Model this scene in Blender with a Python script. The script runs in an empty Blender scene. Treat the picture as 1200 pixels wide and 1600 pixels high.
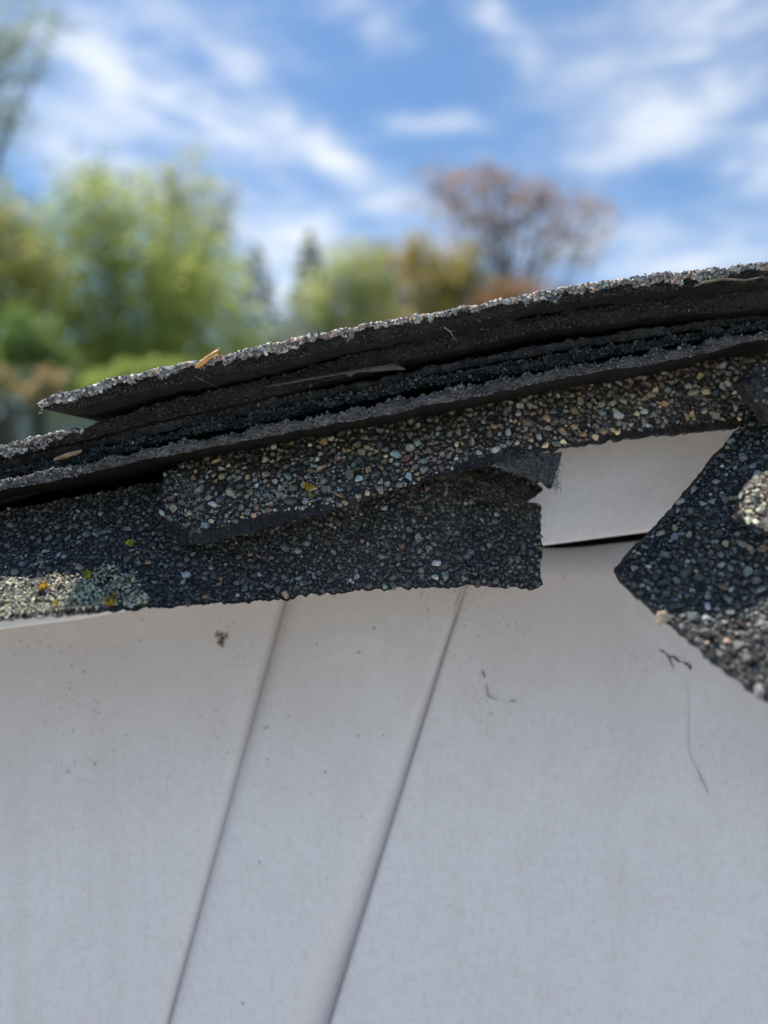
import bpy, bmesh, math, random
import numpy as np
from mathutils import Matrix, Vector
R = math.radians
random.seed(7)
rng = np.random.default_rng(7)
scene = bpy.context.scene
COL = scene.collection

# ------------------------------------------------------------------ camera, world, sun, exposure
F = 1128.0            # focal length in photograph pixels (1200 wide)
CZ = 3.0              # eye height: on a ladder at the eaves
cam_d = bpy.data.cameras.new('camera')
cam = bpy.data.objects.new('camera', cam_d); COL.objects.link(cam)
cam.location = (0, 0, CZ); cam.rotation_euler = (R(90), 0, 0)
cam_d.sensor_fit = 'VERTICAL'; cam_d.sensor_height = 36.0; cam_d.lens = F/1600*36
cam_d.clip_start = 0.01; cam_d.clip_end = 3000
cam_d.dof.use_dof = True; cam_d.dof.focus_distance = 0.171
cam_d.dof.aperture_fstop = cam_d.lens/4.2
scene.camera = cam

TRAVEL = Vector((0.26, -0.295, -0.90)).normalized()      # the way the sunlight goes
to_sun = -TRAVEL
SUN_EL = math.asin(to_sun.z); SUN_AZ = math.atan2(to_sun.x, to_sun.y)
sun_d = bpy.data.lights.new('sun', 'SUN'); sun_d.energy = 5.0; sun_d.angle = R(0.53); sun_d.color = (1.0, 0.95, 0.87)
sun = bpy.data.objects.new('sun', sun_d); COL.objects.link(sun)
sun.location = (0, 0, 30); sun.rotation_euler = TRAVEL.to_track_quat('-Z', 'Y').to_euler()
scene.view_settings.view_transform = 'Standard'
scene.view_settings.look = 'None'
scene.view_settings.gamma = 1.0
scene.view_settings.use_curve_mapping = False
scene.view_settings.exposure = 0.6
try:
    scene.cycles.use_denoising = True
    scene.cycles.max_bounces = 8
except Exception:
    pass

class NT:
    def __init__(s, tree): s.t = tree; s.n = tree.nodes; s.l = tree.links
    def node(s, typ, **kw):
        n = s.n.new(typ)
        for k, v in kw.items(): setattr(n, k, v)
        return n
    def link(s, a, b): s.l.new(a, b)
    def put(s, sock, v):
        if isinstance(v, bpy.types.NodeSocket): s.l.new(v, sock)
        else: sock.default_value = v
    def math(s, op, a, b=0.0, c=0.0, clamp=False):
        n = s.node('ShaderNodeMath', operation=op, use_clamp=clamp)
        for i, v in enumerate((a, b, c)): s.put(n.inputs[i], v)
        return n.outputs[0]
    def mix(s, f, a, b, mode='MIX'):
        n = s.node('ShaderNodeMix', data_type='RGBA', blend_type=mode)
        s.put(n.inputs[0], f); s.put(n.inputs[6], a); s.put(n.inputs[7], b)
        return n.outputs[2]
    def noise(s, vec, scale, detail=4, rough=0.55, dist=0.0):
        n = s.node('ShaderNodeTexNoise')
        if vec is not None: s.link(vec, n.inputs['Vector'])
        n.inputs['Scale'].default_value = scale; n.inputs['Detail'].default_value = detail
        n.inputs['Roughness'].default_value = rough; n.inputs['Distortion'].default_value = dist
        return n
    def ramp(s, f, lo, hi, a=0.0, b=1.0, smooth=True):
        n = s.node('ShaderNodeMapRange', interpolation_type='SMOOTHSTEP' if smooth else 'LINEAR')
        s.put(n.inputs[0], f); n.inputs[1].default_value = lo; n.inputs[2].default_value = hi
        n.inputs[3].default_value = a; n.inputs[4].default_value = b
        return n.outputs[0]

world = bpy.data.worlds.new('World'); scene.world = world; world.use_nodes = True
world.node_tree.nodes.clear()
w = NT(world.node_tree)
SKY_STR = 0.092
tc = w.node('ShaderNodeTexCoord')
sky = w.node('ShaderNodeTexSky', sky_type='NISHITA')
sky.sun_disc = False; sky.sun_elevation = SUN_EL; sky.sun_rotation = SUN_AZ
sky.altitude = 100; sky.air_density = 1.0; sky.dust_density = 0.4; sky.ozone_density = 3.0
sepw = w.node('ShaderNodeSeparateXYZ')
# wind-drawn warp of the direction so that the streaks fray
nz = w.noise(tc.outputs['Generated'], 4.5, 5, 0.6)
wv = w.node('ShaderNodeVectorMath', operation='MULTIPLY_ADD')
w.link(nz.outputs['Color'], wv.inputs[0]); wv.inputs[1].default_value = (0.12, 0.12, 0.12)
w.link(tc.outputs['Generated'], wv.inputs[2])
w.link(wv.outputs[0], sepw.inputs[0])
wx = w.math('SUBTRACT', sepw.outputs[0], 0.06); wz = w.math('SUBTRACT', sepw.outputs[2], 0.06)
def streak(px0, py0, px1, py1, wid, amp):
    def d(px, py):
        u, v = (px-600)/F, (800-py)/F; k = 1/math.sqrt(1+u*u+v*v); return u*k, v*k
    x0, z0 = d(px0, py0); x1, z1 = d(px1, py1)
    cx, cz = (x0+x1)/2, (z0+z1)/2; L = math.hypot(x1-x0, z1-z0)/2; ax, az = (x1-x0)/(2*L), (z1-z0)/(2*L)
    W = wid/F*0.85
    dx = w.math('SUBTRACT', wx, cx); dz = w.math('SUBTRACT', wz, cz)
    a = w.math('DIVIDE', w.math('MULTIPLY_ADD', dx, ax, w.math('MULTIPLY', dz, az)), L*0.9)
    b = w.math('DIVIDE', w.math('MULTIPLY_ADD', dx, -az, w.math('MULTIPLY', dz, ax)), W)
    e = w.math('MULTIPLY_ADD', a, a, w.math('MULTIPLY', b, b))
    return w.math('MULTIPLY', w.math('EXPONENT', w.math('MULTIPLY', e, -1.0)), amp)
STREAKS = [(60, 40, 300, 190, 42, 0.95), (230, 110, 420, 225, 28, 0.7), (400, 170, 640, 320, 34, 0.95), (420, 200, 560, 250, 26, 0.5),
           (20, 190, 250, 300, 60, 0.9), (330, 320, 560, 420, 52, 1.0), (380, 420, 500, 480, 60, 0.9),
           (720, 20, 830, 95, 18, 0.6), (880, 240, 1150, 120, 42, 1.0), (960, 110, 1110, 200, 30, 0.55),
           (1140, 230, 1260, 300, 45, 0.9), (600, 190, 770, 195, 15, 0.35), (340, 80, 420, 130, 20, 0.45),
           (900, 390, 1260, 400, 38, 0.75), (1020, -60, 1230, 60, 60, 0.55), (480, -20, 620, 50, 18, 0.5),
           (620, 330, 980, 380, 60, 0.35), (800, 60, 1000, 150, 60, 0.25), (120, -40, 420, 60, 40, 0.25)]
tot = None
for s_ in STREAKS:
    v = streak(*s_); tot = v if tot is None else w.math('ADD', tot, v)
mp = w.node('ShaderNodeMapping'); w.link(tc.outputs['Generated'], mp.inputs[0])
mp.inputs['Rotation'].default_value = (0, R(28), 0); mp.inputs['Scale'].default_value = (2.4, 2.0, 9.0)
wisp = w.noise(mp.outputs[0], 3.2, 8, 0.66, 0.5)
frag = w.ramp(wisp.outputs['Fac'], 0.40, 0.60)
gen = w.math('MULTIPLY', w.ramp(wisp.outputs['Fac'], 0.52, 0.80), 0.26)
cl = w.math('MULTIPLY', tot, w.math('MULTIPLY_ADD', frag, 0.85, 0.40))
cl = w.math('ADD', cl, gen)
cl = w.math('SUBTRACT', 1.0, w.math('EXPONENT', w.math('MULTIPLY', cl, -1.15)), clamp=True)
up = w.node('ShaderNodeSeparateXYZ'); w.link(tc.outputs['Generated'], up.inputs[0])
cl = w.math('MULTIPLY', cl, w.ramp(up.outputs[2], -0.02, 0.05))
cloudcol = w.mix(0.0, (7.6, 7.9, 8.3, 1), (1, 1, 1, 1))
skyc = w.mix(1.0, sky.outputs[0], (0.85, 1.02, 1.10, 1), 'MULTIPLY')
skycol = w.mix(cl, skyc, cloudcol)
bg = w.node('ShaderNodeBackground'); w.link(skycol, bg.inputs[0]); bg.inputs[1].default_value = SKY_STR
wo = w.node('ShaderNodeOutputWorld'); w.link(bg.outputs[0], wo.inputs[0])

# ------------------------------------------------------------------ helpers
def U(px, py, Y):
    """the point at depth Y (metres) seen at photograph pixel px, py"""
    return ((px-600)/F*Y, Y + 0*px, CZ-(py-800)/F*Y)

def ip(x, pts):
    a = np.array(pts, float); return np.interp(x, a[:, 0], a[:, 1])

def _h(ix, iy, s):
    n = (ix.astype(np.int64)*374761393 + iy.astype(np.int64)*668265263 + s*1442695041) & 0x7fffffff
    n = ((n ^ (n >> 13))*1274126177) & 0x7fffffff
    return ((n ^ (n >> 16)) & 0xffff)/65535.0
def vnoise(x, y, s=0):
    x = np.asarray(x, float); y = np.asarray(y, float)+np.zeros_like(x)
    x0 = np.floor(x); y0 = np.floor(y); fx = x-x0; fy = y-y0
    fx = fx*fx*(3-2*fx); fy = fy*fy*(3-2*fy)
    a = _h(x0, y0, s); b = _h(x0+1, y0, s); c = _h(x0, y0+1, s); d = _h(x0+1, y0+1, s)
    return (a*(1-fx)+b*fx)*(1-fy)+(c*(1-fx)+d*fx)*fy
def fbm(x, y, s=0, o=4):
    r = 0; a = 0.5; t = 0
    for i in range(o): r = r + a*vnoise(np.asarray(x)*2**i, np.asarray(y)*2**i, s+i*17); t += a; a *= 0.55
    return r/t*2-1

def make_mesh(name, V, faces, col=None, smooth=False):
    """V (n,3); faces (m,3|4) array or list; col (n,3) colour per vertex"""
    me = bpy.data.meshes.new(name)
    V = np.ascontiguousarray(V, dtype=np.float32); faces = np.asarray(faces, dtype=np.int32)
    k = faces.shape[1]
    me.vertices.add(len(V)); me.vertices.foreach_set('co', V.ravel())
    me.loops.add(faces.size); me.loops.foreach_set('vertex_index', faces.ravel())
    me.polygons.add(len(faces))
    me.polygons.foreach_set('loop_start', np.arange(0, faces.size, k, dtype=np.int32))
    me.polygons.foreach_set('use_smooth', np.full(len(faces), smooth, dtype=bool))
    if col is not None:
        at = me.color_attributes.new('tint', 'FLOAT_COLOR', 'POINT')
        c = np.ones((len(V), 4), dtype=np.float32); c[:, :3] = col
        at.data.foreach_set('color', c.ravel())
    me.update(calc_edges=True); me.validate()
    return me

def link(name, me, mat=None, parent=None, **props):
    o = bpy.data.objects.new(name, me); COL.objects.link(o)
    if mat is not None and not me.materials: me.materials.append(mat)
    if parent is not None:
        o.parent = parent
        o.matrix_parent_inverse = Matrix.Translation(-ORG.get(parent.name, Vector((0, 0, 0))))
    for k, v in props.items(): o[k] = v
    return o
ORG = {}
def thing(name, loc, label, category, group=None):
    o = bpy.data.objects.new(name, None); COL.objects.link(o); o.location = loc
    o.empty_display_size = 0.02
    ORG[o.name] = Vector(loc)
    o['label'] = label; o['category'] = category
    if group: o['group'] = group
    return o

def tube(pts, rad, n=6, jitter=0):
    pts = [Vector(p) for p in pts]; V = []; Fc = []
    for i, p in enumerate(pts):
        d = (pts[min(i+1, len(pts)-1)]-pts[max(i-1, 0)]).normalized()
        a = d.orthogonal().normalized(); b = d.cross(a)
        r = rad[i] if hasattr(rad, '__len__') else rad
        for k in range(n):
            t = 2*math.pi*k/n
            V.append(p+(a*math.cos(t)+b*math.sin(t))*r)
    for i in range(len(pts)-1):
        for k in range(n):
            Fc.append((i*n+k, i*n+(k+1) % n, (i+1)*n+(k+1) % n, (i+1)*n+k))
    e = len(V); V += [pts[0], pts[-1]]
    for k in range(n):
        Fc.append((e, e, (k+1) % n, k)); Fc.append((e+1, e+1, (len(pts)-1)*n+k, (len(pts)-1)*n+(k+1) % n))
    return [tuple(v) for v in V], Fc
def tubes_mesh(name, lst, n=6, smooth=True):
    bm = bmesh.new()
    for pts, rad in lst:
        V, Fc = tube(pts, rad, n)
        vs = [bm.verts.new(v) for v in V]
        for f in Fc:
            q = []
            for i in f:
                if vs[i] not in q: q.append(vs[i])
            try: bm.faces.new(q)
            except ValueError: pass
    me = bpy.data.meshes.new(name); bm.to_mesh(me); bm.free()
    for p in me.polygons: p.use_smooth = smooth
    return me

# ------------------------------------------------------------------ materials
def mat_new(name):
    m = bpy.data.materials.new(name); m.use_nodes = True; m.node_tree.nodes.clear()
    t = NT(m.node_tree)
    b = t.node('ShaderNodeBsdfPrincipled'); o = t.node('ShaderNodeOutputMaterial'); t.link(b.outputs[0], o.inputs[0])
    return m, t, b
def objco(t): return t.node('ShaderNodeTexCoord').outputs['Object']
def bump(t, b, h, strength, dist):
    n = t.node('ShaderNodeBump'); n.inputs['Strength'].default_value = strength; n.inputs['Distance'].default_value = dist
    t.link(h, n.inputs['Height']); t.link(n.outputs[0], b.inputs['Normal'])

def mat_asphalt(name, c0, c1, rough=0.75, spec=0.35, stretch=(1, 1, 1)):
    m, t, b = mat_new(name)
    mp = t.node('ShaderNodeMapping'); t.link(objco(t), mp.inputs[0]); mp.inputs['Scale'].default_value = stretch
    n1 = t.noise(mp.outputs[0], 260, 6, 0.65); n2 = t.noise(mp.outputs[0], 1700, 4, 0.7); n3 = t.noise(mp.outputs[0], 45, 3)
    f = t.math('MULTIPLY', t.ramp(n1.outputs['Fac'], 0.35, 0.7), t.ramp(n3.outputs['Fac'], 0.3, 0.65, 0.4, 1.0))
    c = t.mix(f, (*c0, 1), (*c1, 1))
    c = t.mix(t.ramp(n2.outputs['Fac'], 0.60, 0.76), c, (c1[0]*2.1, c1[1]*2.0, c1[2]*1.9, 1))
    t.link(c, b.inputs['Base Color'])
    b.inputs['Roughness'].default_value = rough; b.inputs['Specular IOR Level'].default_value = spec
    h = t.math('ADD', n1.outputs['Fac'], t.math('MULTIPLY', n2.outputs['Fac'], 0.5))
    bump(t, b, h, 0.9, 0.0006)
    return m
M_brown = mat_asphalt('asphalt_cut_brown', (0.008, 0.007, 0.006), (0.032, 0.025, 0.021), stretch=(1, 1, 0.6))
M_lav = mat_asphalt('asphalt_cut_grey', (0.045, 0.042, 0.044), (0.22, 0.21, 0.215))
M_blue = mat_asphalt('asphalt_cut_bluish', (0.008, 0.010, 0.012), (0.045, 0.053, 0.060))
M_mid = mat_asphalt('asphalt_cut_dull', (0.022, 0.021, 0.023), (0.105, 0.10, 0.105))
M_tar = mat_asphalt('tar_sheet', (0.014, 0.0125, 0.012), (0.045, 0.041, 0.038), rough=0.6)
M_brtar = mat_asphalt('tar_sheet_brownish', (0.024, 0.019, 0.016), (0.085, 0.066, 0.054), rough=0.65)

def mat_granule(name, instanced):
    m, t, b = mat_new(name)
    if instanced:
        src = t.node('ShaderNodeObjectInfo').outputs['Color']
    else:
        a = t.node('ShaderNodeAttribute', attribute_name='tint'); src = a.outputs['Color']
    geo = t.node('ShaderNodeNewGeometry')
    n1 = t.noise(geo.outputs['Position'], 1500, 4, 0.65)
    c = t.mix(t.ramp(n1.outputs['Fac'], 0.3, 0.72), t.mix(1.0, src, (0.55, 0.55, 0.57, 1), 'MULTIPLY'), t.mix(1.0, src, (1.35, 1.33, 1.3, 1), 'MULTIPLY'))
    t.link(c, b.inputs['Base Color'])
    b.inputs['Roughness'].default_value = 0.55; b.inputs['Specular IOR Level'].default_value = 0.5
    bump(t, b, n1.outputs['Fac'], 0.5, 0.0003)
    return m
M_gran = mat_granule('mineral_granule', False)
M_grani = mat_granule('mineral_granule_single', True)

def mat_lichen():
    m, t, b = mat_new('lichen')
    a = t.node('ShaderNodeAttribute', attribute_name='tint')
    n1 = t.noise(objco(t), 1800, 3, 0.6)
    c = t.mix(t.ramp(n1.outputs['Fac'], 0.3, 0.7), t.mix(1.0, a.outputs['Color'], (0.6, 0.62, 0.58, 1), 'MULTIPLY'), a.outputs['Color'])
    t.link(c, b.inputs['Base Color']); b.inputs['Roughness'].default_value = 0.9
    b.inputs['Specular IOR Level'].default_value = 0.2
    bump(t, b, n1.outputs['Fac'], 0.8, 0.0004)
    return m
M_lichen = mat_lichen()

def mat_vinyl(name, base, brown_scale=1.0, zbrown=None):
    m, t, b = mat_new(name)
    co = objco(t)
    big = t.noise(co, 9, 4, 0.6); mid = t.noise(co, 45, 5, 0.62); fine = t.noise(co, 420, 4, 0.7)
    mpv = t.node('ShaderNodeMapping'); t.link(co, mpv.inputs[0]); mpv.inputs['Scale'].default_value = (1, 1, 0.12)
    fib = t.noise(mpv.outputs[0], 2600, 3, 0.6)
    mph = t.node('ShaderNodeMapping'); t.link(co, mph.inputs[0]); mph.inputs['Scale'].default_value = (0.12, 1, 1)
    fib2 = t.noise(mph.outputs[0], 2600, 3, 0.6)
    spk = t.noise(co, 1150, 2, 0.5); spkm = t.noise(co, 60, 3, 0.6)
    # patchy grime below the shingles, with their brown shade and bounce painted in
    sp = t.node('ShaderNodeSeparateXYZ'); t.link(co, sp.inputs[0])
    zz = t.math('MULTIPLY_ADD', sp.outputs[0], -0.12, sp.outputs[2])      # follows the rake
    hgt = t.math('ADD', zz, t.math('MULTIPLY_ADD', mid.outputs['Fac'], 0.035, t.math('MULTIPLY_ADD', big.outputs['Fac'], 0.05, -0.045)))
    grime_bounce = t.ramp(hgt, zbrown[0], zbrown[1])
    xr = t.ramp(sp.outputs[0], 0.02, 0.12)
    lowr = t.math('MULTIPLY', xr, t.ramp(t.math('MULTIPLY_ADD', sp.outputs[0], 0.75, hgt), CZ-0.050, CZ+0.060))  # same brown at the right: grime plus painted bounce beside the sagging shingle
    grime_bounce = t.math('MAXIMUM', grime_bounce, lowr)
    c = t.mix(t.math('MULTIPLY', grime_bounce, 0.85*brown_scale), (*base, 1), (0.44, 0.36, 0.32, 1))
    c = t.mix(t.math('MULTIPLY', t.ramp(mid.outputs['Fac'], 0.45, 0.75), 0.22), c, (0.60, 0.55, 0.54, 1))
    c = t.mix(t.math('MULTIPLY', t.ramp(big.outputs['Fac'], 0.45, 0.7), 0.18), c, (0.64, 0.61, 0.66, 1))
    c = t.mix(t.math('MULTIPLY', t.ramp(fine.outputs['Fac'], 0.48, 0.75), 0.22), c, (0.40, 0.30, 0.28, 1))
    mps = t.node('ShaderNodeMapping'); t.link(co, mps.inputs[0]); mps.inputs['Scale'].default_value = (1, 1, 0.07); mps.inputs['Rotation'].default_value = (0, R(0), 0)
    run = t.noise(mps.outputs[0], 70, 5, 0.65)
    c = t.mix(t.math('MULTIPLY', t.ramp(run.outputs['Fac'], 0.50, 0.72), 0.16), c, (0.42, 0.37, 0.33, 1))
    wv_ = t.math('MULTIPLY', fib.outputs['Fac'], fib2.outputs['Fac'])
    c = t.mix(t.math('MULTIPLY', t.ramp(wv_, 0.20, 0.34), 0.30), c, (0.50, 0.47, 0.46, 1))
    scuff = t.noise(co, 14, 6, 0.7, 1.5)
    c = t.mix(t.math('MULTIPLY', t.ramp(scuff.outputs['Fac'], 0.54, 0.62), 0.10), c, (0.85, 0.85, 0.86, 1))
    speck = t.math('MULTIPLY', t.ramp(spk.outputs['Fac'], 0.65, 0.70), t.ramp(spkm.outputs['Fac'], 0.45, 0.62))
    speck = t.math('MULTIPLY', speck, t.math('MULTIPLY_ADD', grime_bounce, 0.75, 0.12))
    c = t.mix(speck, c, (0.10, 0.075, 0.06, 1))
    pin = t.node('ShaderNodeTexVoronoi'); t.link(co, pin.inputs['Vector']); pin.inputs['Scale'].default_value = 420
    pin.inputs['Randomness'].default_value = 1.0
    pr = t.node('ShaderNodeSeparateColor'); t.link(pin.outputs['Color'], pr.inputs[0])
    dots = t.math('MULTIPLY', t.math('LESS_THAN', pin.outputs['Distance'], t.math('MULTIPLY', pr.outputs[1], 0.17)), t.math('GREATER_THAN', pr.outputs[0], t.math('MULTIPLY_ADD', grime_bounce, -0.30, 0.97)))
    c = t.mix(t.math('MULTIPLY', dots, 0.75), c, (0.09, 0.06, 0.05, 1))
    t.link(c, b.inputs['Base Color'])
    b.inputs['Roughness'].default_value = 0.5; b.inputs['Specular IOR Level'].default_value = 0.35
    h = t.math('ADD', t.math('MULTIPLY', t.math('ADD', fib.outputs['Fac'], fib2.outputs['Fac']), 0.5), fine.outputs['Fac'])
    bump(t, b, h, 0.3, 0.0003)
    return m
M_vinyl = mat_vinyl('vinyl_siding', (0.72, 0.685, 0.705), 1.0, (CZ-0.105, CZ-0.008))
M_fascia = mat_vinyl('aluminium_fascia', (0.66, 0.635, 0.645), 1.0, (CZ-0.012, CZ+0.030))

def mat_plain(name, c, rough=0.8, nscale=30, var=0.3, bd=0.0, spec=0.3):
    m, t, b = mat_new(name)
    n1 = t.noise(objco(t), nscale, 5, 0.6)
    c2 = tuple(x*(1-var) for x in c); c1 = tuple(min(1, x*(1+var)) for x in c)
    t.link(t.mix(t.ramp(n1.outputs['Fac'], 0.3, 0.7), (*c2, 1), (*c1, 1)), b.inputs['Base Color'])
    b.inputs['Roughness'].default_value = rough; b.inputs['Specular IOR Level'].default_value = spec
    if bd: bump(t, b, n1.outputs['Fac'], 0.6, bd)
    return m
def mat_leaf(name):
    m, t, b = mat_new(name)
    a = t.node('ShaderNodeAttribute', attribute_name='tint')
    t.link(a.outputs['Color'], b.inputs['Base Color']); b.inputs['Roughness'].default_value = 0.6
    tr = t.node('ShaderNodeBsdfTranslucent'); t.link(a.outputs['Color'], tr.inputs[0])
    mx = t.node('ShaderNodeMixShader'); mx.inputs[0].default_value = 0.6
    t.link(b.outputs[0], mx.inputs[1]); t.link(tr.outputs[0], mx.inputs[2])
    out = [n for n in t.n if n.type == 'OUTPUT_MATERIAL'][0]
    t.link(mx.outputs[0], out.inputs[0])
    return m
M_leaf = mat_leaf('foliage')
M_bark = mat_plain('bark', (0.13, 0.115, 0.10), 0.9, 6, 0.4)

# ------------------------------------------------------------------ ground and far building
n = 41
gx = np.concatenate([-np.geomspace(2000, 4, 20), [0], np.geomspace(4, 2000, 20)])
GX, GY = np.meshgrid(gx, gx)
GZ = 0.25*fbm(GX*0.03, GY*0.03, 3)*np.clip(np.hypot(GX, GY)/30-0.2, 0, 1)
V = np.stack([GX, GY, GZ-0.0], -1).reshape(-1, 3)
idx = np.arange(n*n).reshape(n, n)
Fq = np.stack([idx[:-1, :-1], idx[:-1, 1:], idx[1:, 1:], idx[1:, :-1]], -1).reshape(-1, 4)
gm, gt, gb = mat_new('lawn')
g1 = gt.noise(objco(gt), 0.6, 6, 0.6); g2 = gt.noise(objco(gt), 12, 5, 0.7)
gc = gt.mix(gt.ramp(g1.outputs['Fac'], 0.35, 0.65), (0.05, 0.085, 0.025, 1), (0.10, 0.12, 0.045, 1))
gc = gt.mix(gt.math('MULTIPLY', gt.ramp(g2.outputs['Fac'], 0.5, 0.75), 0.5), gc, (0.17, 0.15, 0.09, 1))
gt.link(gc, gb.inputs['Base Color']); gb.inputs['Roughness'].default_value = 0.95
bump(gt, gb, g2.outputs['Fac'], 0.6, 0.03)
link('ground', make_mesh('ground', V, Fq), gm, kind='structure')

pm, pt_, pb = mat_new('bounce_slab_concrete')
p1 = pt_.noise(objco(pt_), 1.5, 5, 0.6); p2 = pt_.noise(objco(pt_), 60, 4, 0.7)
pc = pt_.mix(pt_.ramp(p1.outputs['Fac'], 0.3, 0.7), (0.42, 0.41, 0.39, 1), (0.52, 0.505, 0.48, 1))
pc = pt_.mix(pt_.math('MULTIPLY', pt_.ramp(p2.outputs['Fac'], 0.5, 0.8), 0.4), pc, (0.30, 0.29, 0.27, 1))
pt_.link(pc, pb.inputs['Base Color']); pb.inputs['Roughness'].default_value = 0.9

def box(x0, x1, y0, y1, z0, z1):
    V = [(x, y, z) for z in (z0, z1) for y in (y0, y1) for x in (x0, x1)]
    return V, [(0, 2, 3, 1), (4, 5, 7, 6), (0, 1, 5, 4), (2, 6, 7, 3), (0, 4, 6, 2), (1, 3, 7, 5)]
def boxes(name, lst):
    V = []; Fc = []
    for b in lst:
        v, f = box(*b); Fc += [tuple(i+len(V) for i in q) for q in f]; V += v
    return make_mesh(name, V, Fc)
link('bounce_slab', boxes('bounce_slab', [(-9, 9, -11, 3.0, -0.1, 0.05)]), pm, kind='structure')  # unseen pale slab, added to bounce sunlight up onto the shaded siding
def bx(px, Y): return (px-600)/F*Y
def bz(py, Y): return CZ-(py-800)/F*Y

M_hwall = mat_plain('painted_house_wall', (0.42, 0.47, 0.50), 0.7, 3, 0.08)
M_dark = mat_plain('dark_frame', (0.03, 0.03, 0.032), 0.5, 10, 0.2)
M_glass = mat_plain('window_glass', (0.05, 0.06, 0.07), 0.08, 2, 0.2, spec=0.6)
M_rooff = mat_plain('far_roof', (0.10, 0.085, 0.075), 0.9, 8, 0.3)
HY = 21.0
house = thing('house', (bx(40, HY), HY, 0), 'pale blue-grey flat-roofed neighbouring house seen past the left tip of the top shingle', 'house')
x0, x1, z1 = bx(10, HY), bx(215, HY), bz(640, HY)
link('wall', boxes('wall', [(x0, x1, HY, HY+7, 0, z1)]), M_hwall, house)
link('roof', boxes('roof', [(x0-0.2, x1+0.2, HY-0.2, HY+7.2, z1+0.003, z1+0.14)]), M_rooff, house)
link('corner_post', boxes('corner_post', [(bx(50, HY-.15), bx(66, HY-.15), HY-0.15, HY-0.01, 0, z1-0.02)]), M_dark, house)
f_ = link('window', boxes('window', [(bx(78, HY), bx(120, HY), HY-0.06, HY-0.003, 1.0, 2.6)]), M_hwall, house)
link('pane', boxes('pane', [(bx(82, HY), bx(116, HY), HY-0.075, HY-0.062, 1.1, 2.5)]), M_glass, house)
M_fence = mat_plain('weathered_fence', (0.10, 0.075, 0.055), 0.9, 8, 0.3)
FY = 17.0
fence = thing('fence', (bx(-60, FY), FY, 0), 'dark brown board fence beside the pale blue-grey house at the left edge', 'fence')
zf = bz(648, FY)
for k in range(14):
    xx = bx(-190, FY)+k*0.228
    link('board', boxes('board', [(xx, xx+0.21, FY, FY+0.03, 0, zf-0.02*(k % 3))]), M_fence, fence)

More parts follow.
